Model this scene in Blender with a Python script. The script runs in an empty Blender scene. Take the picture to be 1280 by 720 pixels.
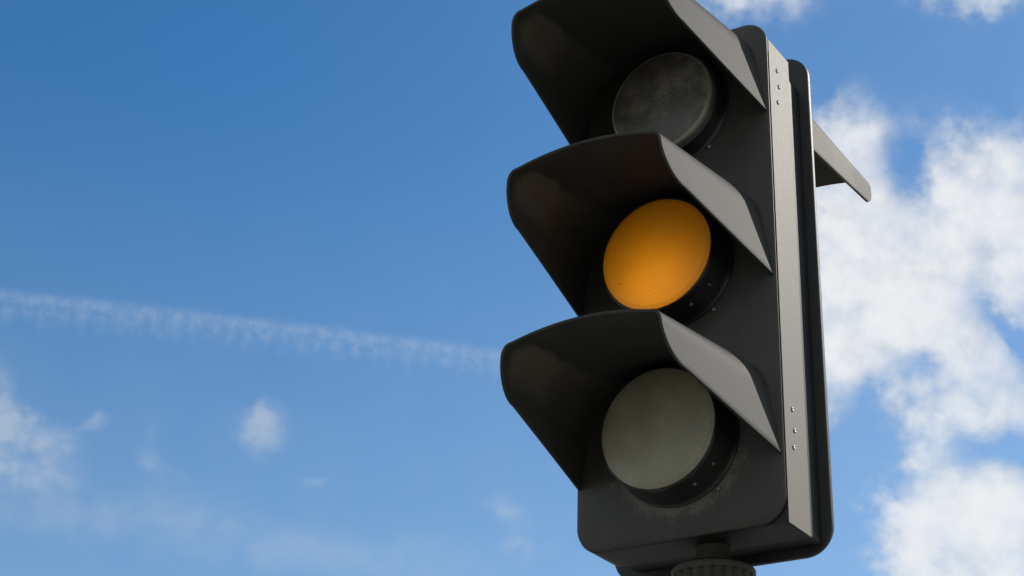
import bpy, bmesh, math, random
from mathutils import Vector, Matrix
random.seed(4)
R = math.radians
S = bpy.context.scene
COL = S.collection
S.view_settings.view_transform = 'Standard'
S.view_settings.look = 'None'
S.view_settings.exposure = 0.0
S.view_settings.gamma = 1.0

ZC = 2.965                       # height of the signal head's middle above the ground
SP = 0.30                        # spacing of the three lenses
SUN_AZ, SUN_EL = 26.0, 34.0      # azimuth from +Y towards +X

# ------------------------------------------------------------------ node helpers
class NT:
    def __init__(s, tree):
        s.t = tree; s.n = tree.nodes; s.l = tree.links
    def new(s, typ, **kw):
        n = s.n.new(typ)
        for k, v in kw.items(): setattr(n, k, v)
        return n
    def put(s, sock, v):
        if hasattr(v, 'is_output'): s.l.new(v, sock)
        elif v is not None: sock.default_value = v
    def m(s, op, a, b=None, c=None, clamp=False):
        n = s.new('ShaderNodeMath', operation=op, use_clamp=clamp)
        s.put(n.inputs[0], a); s.put(n.inputs[1], b); s.put(n.inputs[2], c)
        return n.outputs[0]
    def ss(s, x, lo, hi, a=0.0, b=1.0):
        n = s.new('ShaderNodeMapRange', interpolation_type='SMOOTHSTEP')
        s.put(n.inputs[0], x)
        for i, v in enumerate((lo, hi, a, b)): s.put(n.inputs[i + 1], v)
        return n.outputs[0]
    def noise(s, vec, scale, detail=4.0, rough=0.5, color=False, dist=0.0):
        n = s.new('ShaderNodeTexNoise')
        s.put(n.inputs['Vector'], vec)
        n.inputs['Scale'].default_value = scale; n.inputs['Detail'].default_value = detail
        n.inputs['Roughness'].default_value = rough; n.inputs['Distortion'].default_value = dist
        return n.outputs['Color' if color else 'Fac']
    def mix(s, f, a, b):
        n = s.new('ShaderNodeMix', data_type='RGBA')
        s.put(n.inputs[0], f); s.put(n.inputs[6], a); s.put(n.inputs[7], b)
        return n.outputs[2]
    def xyz(s, x, y, z=0.0):
        n = s.new('ShaderNodeCombineXYZ')
        for i, v in enumerate((x, y, z)): s.put(n.inputs[i], v)
        return n.outputs[0]
    def sep(s, v):
        n = s.new('ShaderNodeSeparateXYZ'); s.put(n.inputs[0], v); return n.outputs

def material(name):
    m = bpy.data.materials.new(name); m.use_nodes = True
    t = NT(m.node_tree)
    return m, t, t.n['Principled BSDF']

def rgb(r, g, b): return (r, g, b, 1.0)

# ------------------------------------------------------------------ materials
def painted(name, base, dust, dust_amt, rough, spec=0.5, grain=0.0006, streak=False, dirt_rings=False, rvar=.10, fold_light_dust=False):
    """weathered paint or plastic: fine orange peel, mottled dust, optional rain streaks and dried dirt below each lens collar"""
    m, t, p = material(name)
    g = t.new('ShaderNodeTexCoord').outputs['Object']
    big = t.noise(g, 9.0, 5.0, .6)
    fine = t.noise(g, 160.0, 3.0, .6)
    d = t.ss(t.m('ADD', t.m('MULTIPLY', big, .75), t.m('MULTIPLY', fine, .25) if grain > .0001 else .125), .42, .68)
    d = t.m('MULTIPLY', d, dust_amt)
    if streak:
        x, y, z = t.sep(g)
        s = t.noise(t.xyz(t.m('MULTIPLY', x, 60.0), t.m('MULTIPLY', y, 60.0), t.m('MULTIPLY', z, 1.6)), 1.0, 4.0, .6)
        d = t.m('ADD', d, t.m('MULTIPLY', t.ss(s, .5, .75), .3), clamp=True)
    specks = t.noise(g, 420.0, 2.0, .5)
    d = t.m('MAXIMUM', d, t.m('MULTIPLY', t.ss(specks, .70, .78), dust_amt * 1.2 * min(1, grain / .0003)))
    col = t.mix(d, rgb(*base), rgb(*dust))
    if dirt_rings:
        x, y, z = t.sep(g)
        tot = None
        for k, w in ((1, .35), (0, .45), (-1, 1.0)):
            dz = t.m('SUBTRACT', z, k * SP)
            r = t.m('SQRT', t.m('ADD', t.m('MULTIPLY', x, x), t.m('MULTIPLY', dz, dz)))
            band = t.m('MULTIPLY', t.ss(r, .1055, .1085), t.ss(r, .108, .158, 1.0, 0.0))
            low = t.ss(dz, .02, -.07)
            b = t.m('MULTIPLY', t.m('MULTIPLY', band, low), w)
            tot = b if tot is None else t.m('ADD', tot, b)
        cr = t.noise(g, 330.0, 3.0, .75)
        cr2 = t.noise(g, 28.0, 2.0, .5)
        mask = t.ss(t.m('ADD', t.m('MULTIPLY', tot, .55), t.m('ADD', t.m('MULTIPLY', cr, 1.25), t.m('MULTIPLY', cr2, .95))), 1.42, 1.72)
        mask = t.m('MULTIPLY', mask, t.ss(tot, .02, .25))
        col = t.mix(t.m('MULTIPLY', mask, .6), col, rgb(.19, .172, .125))
        d = t.m('MAXIMUM', d, mask)
    if fold_light_dust:  # light on the inner shoulder painted as paler colour, plus dust specks
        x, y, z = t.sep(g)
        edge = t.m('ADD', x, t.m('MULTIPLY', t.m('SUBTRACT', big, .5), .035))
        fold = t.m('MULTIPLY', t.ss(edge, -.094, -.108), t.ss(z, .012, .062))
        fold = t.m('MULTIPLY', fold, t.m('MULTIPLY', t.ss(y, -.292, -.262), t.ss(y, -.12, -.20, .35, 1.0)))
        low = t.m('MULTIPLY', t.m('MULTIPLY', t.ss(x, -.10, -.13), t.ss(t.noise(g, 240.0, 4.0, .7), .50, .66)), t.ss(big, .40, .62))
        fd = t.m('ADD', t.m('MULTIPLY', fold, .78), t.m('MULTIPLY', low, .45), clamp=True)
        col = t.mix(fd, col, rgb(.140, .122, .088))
    t.put(p.inputs['Base Color'], col)
    t.put(p.inputs['Roughness'], t.m('ADD', t.m('MULTIPLY', d, rvar), t.m('ADD', rough - .04, t.m('MULTIPLY', fine, .08 * min(1, grain / .0003)))))
    p.inputs['Specular IOR Level'].default_value = spec
    b = t.new('ShaderNodeBump'); b.inputs['Distance'].default_value = grain; b.inputs['Strength'].default_value = .35
    t.put(b.inputs['Height'], t.m('ADD', t.noise(g, 380.0, 3.0, .6), t.m('MULTIPLY', t.noise(g, 14.0, 2.0), 3.0)))
    t.put(p.inputs['Normal'], b.outputs[0])
    return m

M_PANEL = painted('black_panel_paint', (.036, .0325, .026), (.066, .059, .044), .35, .44, spec=.34, grain=.0003, streak=True, dirt_rings=True)
M_VISOR = painted('black_visor_plastic', (.040, .0385, .0335), (.078, .072, .058), .28, .64, spec=.10, grain=.00004, rvar=.03, fold_light_dust=True)
M_HOUSE = painted('black_housing_paint', (.011, .0108, .010), (.03, .028, .023), .3, .55, spec=.3)
M_STRIP = painted('grey_side_strip_paint', (.22, .192, .152), (.26, .23, .185), .35, .60, spec=.27, streak=True, rvar=.04, grain=.0003)
M_BACK = painted('black_back_panel_paint', (.014, .0135, .0125), (.035, .033, .028), .3, .5, spec=.4)
M_COLLAR = painted('black_collar_rubber', (.012, .012, .012), (.06, .056, .043), .32, .36, dirt_rings=False)
M_CAP = painted('grey_green_clamp_metal', (.030, .0275, .019), (.085, .076, .050), .45, .60, spec=.25)
M_POLE = painted('dark_grey_pole_paint', (.045, .045, .043), (.09, .085, .07), .35, .45, streak=True)

def metal(name, c, rough):
    m, t, p = material(name)
    g = t.new('ShaderNodeTexCoord').outputs['Object']
    n = t.noise(g, 300.0, 3.0, .6)
    t.put(p.inputs['Base Color'], t.mix(n, rgb(*[v * .7 for v in c]), rgb(*c)))
    p.inputs['Metallic'].default_value = .8
    p.inputs['Roughness'].default_value = rough
    return m
M_RIVET = metal('dull_rivet_metal', (.42, .40, .36), .42)
M_SCREW = metal('tarnished_screw_metal', (.22, .21, .18), .4)

def lens_mat(name, base, dust, dust_amt, amber=False, rimcol=None, rough=.32, contrast=.22):
    m, t, p = material(name)
    g = t.new('ShaderNodeTexCoord').outputs['Object']
    x, y, z = t.sep(g)
    k = 2 * math.pi / .0046                    # moulded prism grid, fine pitch along two diagonals
    a = t.m('SINE', t.m('MULTIPLY', t.m('ADD', t.m('MULTIPLY', x, .80), t.m('MULTIPLY', z, .60)), k))
    b = t.m('SINE', t.m('MULTIPLY', t.m('SUBTRACT', t.m('MULTIPLY', x, .80), t.m('MULTIPLY', z, .60)), k))
    grid = t.m('MULTIPLY_ADD', t.m('ADD', a, b), .25, .5)
    r = t.m('SQRT', t.m('ADD', t.m('MULTIPLY', x, x), t.m('MULTIPLY', z, z)))
    inside = t.ss(r, .0895, .0905, 1.0, 0.0)   # plain rim outside the prism field
    grid = t.m('MULTIPLY', grid, inside)
    dirt = t.ss(t.m('ADD', t.m('MULTIPLY', t.noise(g, 14.0, 4.0, .6), .6), t.m('MULTIPLY', t.noise(g, 420.0, 2.0, .6), .4)), .44, .64)
    dirt = t.m('MULTIPLY', dirt, dust_amt)
    if rimcol: dirt = t.m('MULTIPLY', dirt, inside)
    dk = tuple(v * (1 - contrast * 2) for v in base)
    c = t.mix(grid, rgb(*dk), rgb(*base))
    if rimcol:                                     # plain glass rim: a highlight painted round the bevel, then the smooth dark flank
        bev = t.m('MULTIPLY', t.ss(r, .0885, .0905), t.ss(r, .0935, .0965, 1.0, 0.0))
        side = t.mix(bev, rgb(*[q * .36 for q in rimcol]), rgb(*rimcol))
        c = t.mix(inside, side, c)
    c = t.mix(dirt, c, rgb(*dust))
    spots = t.ss(t.noise(g, 110.0, 0.0, .5), .845, .87)
    c = t.mix(t.m('MULTIPLY', spots, .5), c, rgb(.02, .018, .012))
    t.put(p.inputs['Base Color'], c)
    p.inputs['Roughness'].default_value = rough
    bp = t.new('ShaderNodeBump'); bp.inputs['Distance'].default_value = .0006; bp.inputs['Strength'].default_value = .35
    t.put(bp.inputs['Height'], grid); t.put(p.inputs['Normal'], bp.outputs[0])
    if amber:
        tr = t.new('ShaderNodeBsdfTranslucent'); t.put(tr.inputs['Color'], c)
        mx = t.new('ShaderNodeMixShader'); mx.inputs[0].default_value = .62
        t.l.new(p.outputs[0], mx.inputs[1]); t.l.new(tr.outputs[0], mx.inputs[2])
        t.l.new(mx.outputs[0], t.n['Material Output'].inputs['Surface'])
    return m
M_LENS_AMBER = lens_mat('amber_prism_lens', (.88, .385, .014), (.56, .30, .06), .25, amber=True, contrast=.15)
M_LENS_DARK = lens_mat('smoky_prism_lens', (.125, .110, .082), (.30, .27, .21), .75, contrast=.34, rimcol=(.30, .27, .20))
M_LENS_GREY = lens_mat('grey_green_prism_lens', (.275, .243, .147), (.40, .365, .26), .55, contrast=.12)

m, t, p = material('pale_concrete_paving')
g = t.new('ShaderNodeTexCoord').outputs['Object']
c = t.mix(t.ss(t.noise(g, .7, 6.0, .6), .35, .7), rgb(.21, .20, .178), rgb(.27, .258, .232))
c = t.mix(t.ss(t.noise(g, 120.0, 2.0, .6), .5, .75), c, rgb(.31, .30, .27))
t.put(p.inputs['Base Color'], c); p.inputs['Roughness'].default_value = .9
M_GROUND = m

# ------------------------------------------------------------------ mesh helpers
def obj(name, bm, mat, parent=None, loc=(0, 0, 0), smooth=True, angle=35):
    bmesh.ops.recalc_face_normals(bm, faces=bm.faces[:])
    me = bpy.data.meshes.new(name); bm.to_mesh(me); bm.free()
    me.materials.append(mat)
    if smooth:
        for f in me.polygons: f.use_smooth = True
        me.set_sharp_from_angle(angle=R(angle))
    o = bpy.data.objects.new(name, me); COL.objects.link(o)
    o.location = loc
    if parent: o.parent = parent
    return o

def rrect(x0, x1, z0, z1, rt, rb, n=10, rbr=None):
    """rounded rectangle in x,z: corner radius rt at the top, rb at the bottom"""
    pts = []
    for cx, cz, r, a0 in ((x1 - (rbr or rb), z0 + (rbr or rb), rbr or rb, -90), (x1 - rt, z1 - rt, rt, 0), (x0 + rt, z1 - rt, rt, 90), (x0 + rb, z0 + rb, rb, 180)):
        for i in range(n + 1):
            a = R(a0 + 90 * i / n)
            pts.append((cx + r * math.cos(a), cz + r * math.sin(a)))
    return pts

def loft(rings, cap0=True, cap1=True):
    bm = bmesh.new()
    vs = [[bm.verts.new(p) for p in ring] for ring in rings]
    n = len(vs[0])
    for a, b in zip(vs, vs[1:]):
        for i in range(n):
            j = (i + 1) % n
            bm.faces.new((a[i], a[j], b[j], b[i]))
    if cap0: bm.faces.new(vs[0])
    if cap1: bm.faces.new(vs[-1][::-1])
    return bm

def slab(sections, rbr=None):
    """sections: (y, x_half, z0, z1, r_top, r_bottom)"""
    return loft([[(x, y, z) for x, z in rrect(-hx, hx, z0, z1, rt, rb, rbr=rbr)] for y, hx, z0, z1, rt, rb in sections])

def lathe_y(prof, n=96, cap0=False, cap1=False):
    """prof: (radius, y) turned about the y axis"""
    return loft([[(r * math.cos(2 * math.pi * i / n), y, r * math.sin(2 * math.pi * i / n)) for i in range(n)] for r, y in prof], cap0, cap1)

def lathe_z(prof, n=64, cap0=True, cap1=True):
    return loft([[(r * math.cos(2 * math.pi * i / n), r * math.sin(2 * math.pi * i / n), z) for i in range(n)] for r, z in prof], cap0, cap1)

def lerp(a, b, t): return tuple(u + (v - u) * t for u, v in zip(a, b))

def visor_bm(back, front, L, zc_back, zc_knee, d_knee, z_nose):
    """Sheet hood growing out of the plane y=0 towards -y.
    back/front: (side_low, side_high, corner, arch_start, crown), all (x, z) of the right half."""
    rows = []
    ds = [-.0055] + [d_knee * i / 14 for i in range(15)]          # the root sits inside the panel it is fixed to
    ds += [d_knee + (L - d_knee) * math.sin(math.pi / 2 * i / 14) for i in range(1, 15)]
    for d in ds:
        t = max(0, d) / L
        lo, hi, co, ar, cr = [lerp(a, b, t) for a, b in zip(back, front)]
        zc = zc_back + (zc_knee - zc_back) * max(0, min(1, d / d_knee))
        if d > d_knee:
            e = (d - d_knee) / (L - d_knee)
            zc = zc_knee + (z_nose - zc_knee) * (1 - math.sqrt(max(0, 1 - e * e)))
        half = []
        sx = (hi[0] - lo[0]) / (hi[1] - lo[1])
        zc = min(zc, hi[1] - .0006)
        for i in range(9):
            z = zc + (hi[1] - zc) * i / 8
            half.append((lo[0] + sx * (z - lo[1]), z))
        for i in range(1, 10):
            u = i / 9
            half.append(tuple((1 - u) ** 2 * a + 2 * u * (1 - u) * b + u * u * c for a, b, c in zip(hi, co, ar)))
        for i in range(1, 9):
            u = i / 8
            x = ar[0] * (1 - u)
            half.append((x, cr[1] - (cr[1] - ar[1]) * (x / ar[0]) ** 2))
        rows.append([(x, -d, z) for x, z in half] + [(-x, -d, z) for x, z in half[-2::-1]])
    bm = bmesh.new()
    vs = [[bm.verts.new(p) for p in row] for row in rows]
    for a, b in zip(vs, vs[1:]):
        for i in range(len(a) - 1):
            bm.faces.new((a[i], a[i + 1], b[i + 1], b[i]))
    return bm

def thicken(o, th):
    """give the sheet its thickness inward, with a rounded lip"""
    md = o.modifiers.new('thickness', 'SOLIDIFY'); md.thickness = th; md.offset = -1; md.use_rim = True
    bv = o.modifiers.new('lip', 'BEVEL'); bv.width = .0011; bv.segments = 2; bv.limit_method = 'ANGLE'; bv.angle_limit = R(55)

# ------------------------------------------------------------------ setting
bm = bmesh.new()
bmesh.ops.create_grid(bm, x_segments=8, y_segments=8, size=400)
gnd = obj('ground', bm, M_GROUND, smooth=False)
gnd['kind'] = 'structure'

# ------------------------------------------------------------------ the traffic light
root = bpy.data.objects.new('traffic_light', None); COL.objects.link(root)
root.location = (0, 0, 0)
root['label'] = 'black three-lens traffic light on a pole, the middle lens lit amber'
root['category'] = 'traffic light'
HEAD = (0, 0, ZC)

# housing: the grey box behind the front panel, necking in to a dark groove before the back panel
house = obj('housing', slab([
    (.0062, .1795, -.4585, .392, .030, .040), (.0865, .1795, -.4585, .392, .030, .040),
    (.0885, .1790, -.4580, .3915, .030, .040), (.0915, .1772, -.4560, .390, .030, .040),
    (.0945, .1755, -.4545, .388, .030, .040), (.0985, .1745, -.4535, .387, .030, .040),
    (.1425, .1742, -.4530, .386, .030, .040)], rbr=.004), M_HOUSE, root, HEAD, angle=50)

strip = obj('side_strip', slab([(.0064, .0004, -.4580, .3905, .0001, .0001), (.0862, .0004, -.4580, .3905, .0001, .0001)]), M_STRIP, house, (.1803, 0, 0), smooth=False)
rb = None
for z, y in ((.345, .037), (.316, .042), (.282, .035), (-.269, .036), (-.302, .041), (-.331, .035)):
    if rb is None:
        bm = loft([[(x, r * math.cos(a), r * math.sin(a)) for a in [2 * math.pi * i / 20 for i in range(20)]]
                   for x, r in ((-.001, .0041), (.0006, .0041), (.0014, .0034), (.0018, .0022), (.0014, .0014), (.0012, .0006))])
        rb = rv = obj('rivet', bm, M_RIVET, house)
    else:
        rv = rb.copy(); COL.objects.link(rv); rv.parent = house
    rv.location = (.1808, y, z)

# front panel
panel = obj('front_panel', slab([
    (.0060, .1775, -.4565, .4285, .0405, .0405), (.0038, .1793, -.4583, .4303, .0425, .0425),
    (.0026, .1793, -.4583, .4303, .0425, .0425), (.0010, .1785, -.4575, .4295, .0417, .0417),
    (.0, .1765, -.4555, .4275, .0397, .0397)]), M_PANEL, root, HEAD, angle=40)

# collars, lenses and visors
collar_bm = lathe_y([(.0990, .0005), (.1085, .0005), (.1085, -.0030), (.1068, -.0042), (.1052, -.0060), (.1040, -.0110),
                     (.1012, -.0560), (.1010, -.0595), (.1000, -.0620), (.0985, -.0630), (.0978, -.0626), (.0975, -.0600), (.0975, -.0300)])
collar0 = obj('lens_collar', collar_bm, M_COLLAR, root, angle=30)
def scr_bm():
    return lathe_y([(.0046, .001), (.0046, -.0020), (.0038, -.0034), (.0016, -.0040)], 18, True, True)
def lens_bm(rad, y0, sag, rim):
    prof = [(rad, y0 + rim), (rad, y0)]
    n = 22
    prof += [(rad * .995, y0 - .0012)]
    for i in range(1, n):
        u = 1 - i / n
        prof.append((rad * .99 * u, y0 - .0016 - sag * (1 - u * u)))
    return lathe_y(prof, 96, False, True)
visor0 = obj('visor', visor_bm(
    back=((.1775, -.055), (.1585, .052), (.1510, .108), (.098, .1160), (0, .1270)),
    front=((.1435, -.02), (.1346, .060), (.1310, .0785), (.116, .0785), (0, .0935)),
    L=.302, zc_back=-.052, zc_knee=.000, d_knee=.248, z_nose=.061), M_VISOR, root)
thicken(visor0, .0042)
lens_info = {
    1: ('dark unlit top lens', M_LENS_DARK, lathe_y([(.0985, -.016), (.0978, -.029), (.0955, -.0365), (.0935, -.0395), (.0915, -.0408)] + [(.0905 * (1 - i / 20), -.0410 - .0130 * (1 - (1 - i / 20) ** 2)) for i in range(20)], 96, False, True)),
    0: ('amber lit middle lens', M_LENS_AMBER, lens_bm(.0968, -.0620, .0095, .004)),
    -1: ('grey unlit bottom lens', M_LENS_GREY, lens_bm(.0978, -.0625, .0095, .004))}
screw0 = None
for k in (1, 0, -1):
    col = collar0 if k == 1 else collar0.copy()
    if k != 1: COL.objects.link(col); col.parent = root
    col.location = (0, -.0, ZC + k * SP)
    col.scale = (1, .47 if k == 1 else 1, 1)
    lab, mt, lb = lens_info[k]
    ln = obj('lens', lb, mt, root, (0, 0, ZC + k * SP), angle=40)
    ln['label'] = lab
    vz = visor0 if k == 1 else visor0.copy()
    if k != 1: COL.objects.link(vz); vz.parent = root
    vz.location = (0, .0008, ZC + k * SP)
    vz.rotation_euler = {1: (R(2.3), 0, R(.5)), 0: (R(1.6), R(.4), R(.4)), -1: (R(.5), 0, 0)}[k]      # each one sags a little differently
    if k != 1:                                     # little spring clips that grip the lens
        for ang in (-38, -62, 150):
            a = R(ang)
            c2 = screw0.copy(); c2.name = 'lens_clip'; COL.objects.link(c2); c2.parent = col
            c2.location = (.1018 * math.cos(a), -.036, .1018 * math.sin(a)); c2.scale = (.75, .75, .75)
            c2.rotation_euler = Vector((math.cos(a), 0, math.sin(a))).to_track_quat('-Y', 'X').to_euler()
    for ang in (-52, 128):
        if screw0 is None: screw0 = sc = obj('clip_screw', scr_bm(), M_SCREW, panel)
        else: sc = screw0.copy(); COL.objects.link(sc); sc.parent = panel
        sc.location = (.1135 * math.cos(R(ang)), 0, k * SP + .1135 * math.sin(R(ang)))

# back panel with its single visor
back = obj('back_panel', slab([
    (.1420, .1895, -.4655, .4365, .0445, .0445), (.1428, .1915, -.4675, .4385, .0465, .0465), (.1445, .1922, -.4682, .4392, .0472, .0472),
    (.1510, .1922, -.4682, .4392, .0472, .0472), (.1530, .1910, -.4670, .4380, .046, .046), (.1540, .1890, -.4650, .4360, .044, .044)]),
    M_BACK, root, HEAD, angle=40)
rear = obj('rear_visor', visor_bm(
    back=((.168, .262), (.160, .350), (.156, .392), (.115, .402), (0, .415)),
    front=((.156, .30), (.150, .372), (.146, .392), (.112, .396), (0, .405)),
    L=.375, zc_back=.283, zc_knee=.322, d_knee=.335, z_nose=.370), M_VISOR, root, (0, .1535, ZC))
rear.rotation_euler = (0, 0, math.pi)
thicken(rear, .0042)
rear['label'] = 'single visor on the back of the head'

# lamp behind the amber lens
la = bpy.data.lights.new('amber_lamp', 'AREA'); la.shape = 'DISK'; la.size = .10
la.energy = 1.55; la.color = (1.0, .80, .52)
lo = bpy.data.objects.new('amber_lamp', la); COL.objects.link(lo); lo.parent = root
lo.location = (.0, -.006, ZC - .052); lo.rotation_euler = (R(90), 0, 0)      # faces -y, out through the lens

# clamp and pole
PX, PY = .026, .066
pz = ZC - .4585
DROP = .006
pole = obj('pole', lathe_z([(.0515, -.012), (.0515, pz - .125), (.0505, pz - .12), (.040, pz - .118)], 64), M_POLE, root, (PX, PY, .0))
cl = obj('clamp_neck', lathe_z([(.046, -.0290), (.0380, -.0245), (.0300, -.0190), (.0265, -.0120), (.0262, -.0030), (.029, .002)], 48, True, True), M_CAP, root, (PX, PY, pz))
rings = []
N = 22
def ribbed(z, r, amp):
    ring = []
    for i in range(N * 10):
        ph = (i % 10) / 10
        prof = .5 - .5 * math.cos(2 * math.pi * ph)
        prof = prof ** .6
        a = 2 * math.pi * i / (N * 10)
        rr = .935 * r - amp * (1 - prof)
        ring.append((rr * math.cos(a), rr * math.sin(a), z))
    return ring
bm = loft([ribbed(z, r, a) for z, r, a in ((-.122, .066, 0), (-.118, .0685, 0), (-.112, .0685, 0), (-.108, .0672, .004), (-.046, .0672, .0055), (-.042, .0680, .004),
                                           (-.0405, .0690, .0), (-.0330, .0695, 0), (-.0305, .0680, 0), (-.0290, .0640, 0), (-.0275, .046, 0))])
cap = obj('ribbed_clamp', bm, M_CAP, root, (PX, PY, pz - DROP), angle=40)
obj('base_flange', lathe_z([(.11, -.01), (.11, .012), (.106, .016), (.060, .020), (.055, .060), (.0500, .075)], 48, True, True), M_POLE, root, (PX, PY, 0))

# ------------------------------------------------------------------ sky
W = bpy.data.worlds.new('World'); S.world = W; W.use_nodes = True
t = NT(W.node_tree)
bg = t.n['Background']
sky = t.new('ShaderNodeTexSky', sky_type='NISHITA', sun_disc=False)
sky.sun_elevation = R(SUN_EL); sky.sun_rotation = R(SUN_AZ)
sky.air_density = 1.0; sky.dust_density = .35; sky.ozone_density = 3.2; sky.altitude = 200
SKYC = t.new('ShaderNodeHueSaturation'); SKYC.inputs['Saturation'].default_value = 1.28; SKYC.inputs['Hue'].default_value = .4965
t.l.new(sky.outputs[0], SKYC.inputs['Color'])

dirn = t.new('ShaderNodeTexCoord').outputs['Generated']
dx, dy, dz = t.sep(dirn)
DEG = 180 / math.pi
AZ = t.m('MULTIPLY', t.m('ARCTAN2', dx, dy), DEG * .9)        # azimuth in degrees (narrowed for mid elevations)
EL = t.m('MULTIPLY', t.m('ARCSINE', dz), DEG)                 # elevation in degrees
P = t.xyz(AZ, EL, 0.0)
# ragged edges: displace the chart with noise at two sizes
w1 = t.noise(P, .55, 3.0, .55, color=True)
w2 = t.noise(P, 1.7, 4.0, .5, color=True)
def vadd(a, b, k):
    n = t.new('ShaderNodeVectorMath', operation='MULTIPLY_ADD'); t.put(n.inputs[0], b); n.inputs[1].default_value = (k, k, k); t.put(n.inputs[2], a); return n.outputs[0]
Q = vadd(vadd(P, w1, 1.5), w2, .75)
sh = t.new('ShaderNodeVectorMath', operation='SUBTRACT'); t.put(sh.inputs[0], Q); sh.inputs[1].default_value = (1.125, 1.125, 0.0)
QX, QY, _ = t.sep(sh.outputs[0])
Q2 = vadd(vadd(P, w1, .35), w2, .75)
sh2 = t.new('ShaderNodeVectorMath', operation='SUBTRACT'); t.put(sh2.inputs[0], Q2); sh2.inputs[1].default_value = (.55, .55, 0.0)
WX, WY, _ = t.sep(sh2.outputs[0])
# (azimuth*.9, elevation, radius, radius, tilt, weight) of each cloud lump
CUMULUS = [(-18.7, 30.27, 1.03, 1.15, -4.4, 0.9), (-17.96, 30.59, 0.51, 0.51, -4.9, 0.5), (-19.19, 27.4, 2.31, 3.33, -3.7, 1.25), (-17.29, 26.01, 2.44, 2.31, -24.5, 1.1),
 (-15.0, 28.3, 1.92, 1.92, -6.1, 1.05), (-13.3, 27.12, 1.92, 2.82, -6.8, 1.0), (-16.27, 23.68, 2.82, 1.67, -29.5, 1.0), (-19.54, 23.51, 1.28, 1.92, -2.9, 0.8),
 (-15.48, 21.87, 2.18, 1.15, -4.5, 0.8), (-16.71, 18.25, 1.92, 1.67, -3.1, 1.0), (-14.95, 17.66, 1.92, 1.92, -3.6, 0.95), (-15.26, 19.15, 1.54, 1.03, -3.9, 0.7),
 (-17.82, 18.8, 1.03, 1.15, -2.8, 0.6), (-16.89, 20.36, 0.56, 0.46, -3.5, 0.45), (-16.85, 16.43, 1.8, 1.03, -2.6, 0.9), (-21.66, 35.46, 2.05, 0.97, -3.3, 0.95),
 (-14.08, 34.62, 2.18, 0.67, -7.7, 0.7),
 (-17.26, 29.65, 0.95, 0.62, -35.1, -0.68), (-14.64, 24.53, 1.54, 0.31, -45.5, -0.75), (-16.6, 28.54, 0.75, 0.5, -35.3, -0.6), (-17.2, 23.4, 0.95, 0.62, -15, -0.75), (-18.61, 22.83, 0.67, 1.03, -13.2, -0.5),
 (-13.69, 23.45, 0.9, 0.77, -5.7, -0.5), (-14.4, 20.5, 2.1, 0.66, 5.2, -0.6), (-19.33, 20.86, 1.28, 1.54, -2.6, -0.4)]
WISPS = [(-45.3, 21.42, 0.60, 0.85, 8.5, 0.6), (-44.55, 20.36, 1.45, 0.50, -10.2, 0.80), (-44.2, 18.98, 1.45, 0.52, -3.6, 0.80), (-45.7, 19.65, 0.9, 1.1, 8.0, 0.45), (-43.2, 19.6, 1.3, 0.9, -20.0, .22),
 (-42.17, 20.82, 0.62, 0.23, 21.9, 0.42), (-37.15, 21.21, 0.69, 0.92, 4.8, 0.72), (-40.51, 20.81, 0.45, 0.6, 6.2, 0.20), (-40.44, 19.86, 0.45, 0.40, 6.0, 0.26),
 (-39.68, 19.39, 0.8, 0.36, -14.4, 0.33), (-35.58, 19.51, 0.46, 0.23, 4.0, 0.36), (-28.74, 17.67, 0.92, 0.46, 1.4, 0.52), (-29.49, 18.86, 1.08, 0.51, -23.4, 0.38)]
VEILS = [(-43.17, 17.89, 5.9, 0.56, -1.3, 0.34), (-36.84, 17.39, 6.16, 0.72, -5.7, 0.4), (-40.44, 18.19, 3.08, 0.77, 0.7, 0.22), (-32.32, 17.29, 2.57, 0.64, -2.3, 0.3)]
def field(blobs, QX, QY):
    tot = None
    for bx, by, ra, rb_, ang, amp in blobs:
        c, s = math.cos(R(ang)), math.sin(R(ang))
        # u = (dx*c + dy*s)/ra, v = (-dx*s + dy*c)/rb
        u = t.m('MULTIPLY_ADD', QX, c / ra, t.m('MULTIPLY_ADD', QY, s / ra, -(bx * c + by * s) / ra))
        v = t.m('MULTIPLY_ADD', QX, -s / rb_, t.m('MULTIPLY_ADD', QY, c / rb_, (bx * s - by * c) / rb_))
        q = t.m('MULTIPLY_ADD', u, u, t.m('MULTIPLY', v, v))
        e = t.m('MULTIPLY', t.m('EXPONENT', t.m('MULTIPLY', q, -.9)), amp)
        tot = e if tot is None else t.m('ADD', tot, e)
    return tot
fbm = t.noise(P, .55, 9.0, .50)
fbm_hi = t.noise(P, 1.7, 7.0, .50)
puff = t.m('ADD', t.m('MULTIPLY', fbm, .75), t.m('MULTIPLY', fbm_hi, .35))          # about .55 on average
F = field(CUMULUS, QX, QY)
F1 = t.m('SUBTRACT', 1.0, t.m('EXPONENT', t.m('MULTIPLY', t.m('MAXIMUM', F, 0.0), -1.25)))
f_cu = t.m('ADD', F1, t.m('MULTIPLY', t.m('MULTIPLY', t.m('SUBTRACT', puff, .55), t.m('MULTIPLY_ADD', F1, -1.2, 2.0)), t.ss(F, .02, .40)))
d_cu = t.m('MULTIPLY', t.ss(f_cu, .10, 1.10), .97)
f_wi = t.m('MULTIPLY', field(WISPS, WX, WY), t.m('MULTIPLY', t.ss(puff, .36, .72, .55, 1.25), t.ss(t.noise(P, 1.2, 4.0, .5), .34, .64, .75, 1.15)))
d_wi = t.m('MULTIPLY', t.ss(f_wi, .05, .90), .50)
d_ve = t.m('MULTIPLY', t.m('MULTIPLY', field(VEILS, QX, QY), t.ss(puff, .35, .75, .45, 1.2)), .32)
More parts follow.
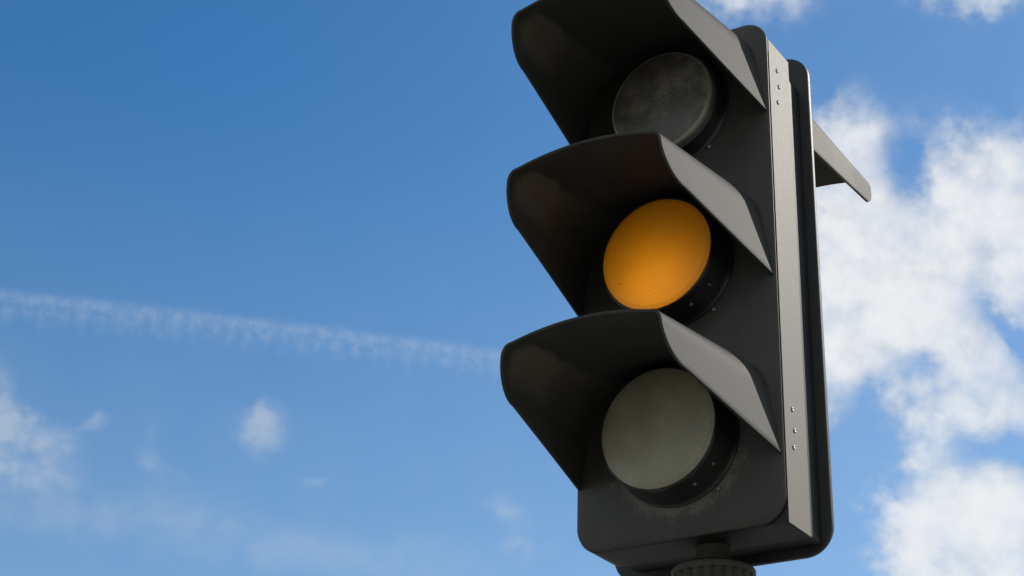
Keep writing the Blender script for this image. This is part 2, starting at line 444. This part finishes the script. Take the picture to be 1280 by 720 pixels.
# vapour trail: a thin bright line with combed puffs sinking below it
v = t.m('SUBTRACT', t.m('ADD', 16.3023, t.m('MULTIPLY', t.m('MULTIPLY_ADD', AZ, -5.13866e-3, -.413326), AZ)), EL)
v = t.m('ADD', v, t.m('MULTIPLY', t.m('SUBTRACT', t.noise(P, 1.4, 3.0, .6), .5), .14))
core = t.m('MULTIPLY', t.ss(v, -.16, .14), t.ss(v, .10, .46, 1.0, 0.0))
wob = t.m('MULTIPLY', t.m('SUBTRACT', t.noise(P, 1.3, 3.0, .6), .5), 8.0)
ph = t.m('ADD', t.m('MULTIPLY', AZ, 2 * math.pi / .56), wob)              # evenly spaced puffs, a little irregular
ripple = t.m('MULTIPLY_ADD', t.m('SINE', ph), .5, .5)
reach = t.m('ADD', t.m('MULTIPLY_ADD', ripple, .14, .72), t.m('MULTIPLY', t.m('SUBTRACT', t.noise(P, 1.6, 4.0, .6), .5), 1.1))
lob = t.m('MULTIPLY', t.ss(v, -.05, .30), t.ss(t.m('SUBTRACT', v, reach), -.42, .36, 1.0, 0.0))
lob = t.m('MULTIPLY', lob, t.m('MULTIPLY_ADD', ripple, .28, .72))
fleck = t.ss(t.noise(P, 2.8, 5.0, .6), .34, .66, .30, 1.0)
d_tr = t.m('ADD', t.m('MULTIPLY', t.m('MULTIPLY', core, t.m('MULTIPLY_ADD', fleck, .5, .5)), .10), t.m('MULTIPLY', t.m('MULTIPLY', lob, fleck), .20))
d_tr = t.m('MULTIPLY', d_tr, t.ss(AZ, -29.0, -22.0, 1.0, 0.0))
# scattered fair-weather clouds over the rest of the sky
far = t.noise(dirn, 3.2, 8.0, .55)
inwin = t.m('MULTIPLY', t.m('MULTIPLY', t.ss(AZ, -52.0, -47.0), t.ss(AZ, -12.0, -8.0, 1.0, 0.0)), t.m('MULTIPLY', t.ss(EL, 10.0, 15.0), t.ss(EL, 36.5, 42.0, 1.0, 0.0)))
d_far = t.m('MULTIPLY', t.m('MULTIPLY', t.ss(t.m('ADD', far, t.ss(dy, .3, -.3, 0.0, .08)), .43, .62), t.m('SUBTRACT', 1.0, inwin)), t.ss(EL, 0.0, 6.0))  # cover thickened behind the camera, out of view, for the panel's sheen
inv = lambda a: t.m('SUBTRACT', 1.0, a, clamp=True)
clear = inv(d_cu)
for d in (d_wi, d_ve, d_tr, d_far): clear = t.m('MULTIPLY', clear, inv(d))
dens = inv(clear)
shade = t.ss(t.m('ADD', t.m('MULTIPLY', t.noise(P, .62, 6.0, .5), .8), t.m('MULTIPLY', f_cu, .50)), .46, .92)
shade = t.m('ADD', shade, t.m('MULTIPLY', d_far, .45), clamp=True)
ccol = t.mix(shade, rgb(4.5, 4.95, 5.4), rgb(6.95, 7.0, 7.0))
haze = t.m('ADD', t.ss(EL, 33.0, 15.0, 0.0, .115), t.ss(AZ, -42.0, -12.0, 0.0, .065))     # thin high haze, denser low down and towards the sun
haze = t.m('MULTIPLY', haze, t.m('MULTIPLY_ADD', fbm, .5, .72))
colr = t.mix(dens, t.mix(haze, SKYC.outputs[0], rgb(6.0, 6.1, 5.7)), ccol)
t.l.new(colr, bg.inputs['Color'])
bg.inputs['Strength'].default_value = .127

sun = bpy.data.lights.new('sun', 'SUN'); sun.energy = 2.7; sun.angle = R(.55); sun.color = (1.0, .94, .85)
so = bpy.data.objects.new('sun', sun); COL.objects.link(so)
sd = Vector((math.sin(R(SUN_AZ)) * math.cos(R(SUN_EL)), math.cos(R(SUN_AZ)) * math.cos(R(SUN_EL)), math.sin(R(SUN_EL))))
so.rotation_euler = sd.to_track_quat('Z', 'Y').to_euler(); so.location = sd * 30

# ------------------------------------------------------------------ camera
cam = bpy.data.cameras.new('camera'); cam.sensor_width = 36.0; cam.lens = 36.0 * 2233.87 / 1280.0
cam.clip_end = 3000.0; cam.clip_start = .02
co = bpy.data.objects.new('camera', cam); COL.objects.link(co)
r_, u_, w_ = Vector((.84540972, .53346209, .02646899)), Vector((.21431699, -.38419906, .8980308)), Vector((-.48923475, .75353121, .43913561))
mt = Matrix((r_, u_, -w_)).transposed().to_4x4()
mt.translation = Vector((1.19681, -2.32678, ZC - 1.31525))
co.matrix_world = mt
S.camera = co
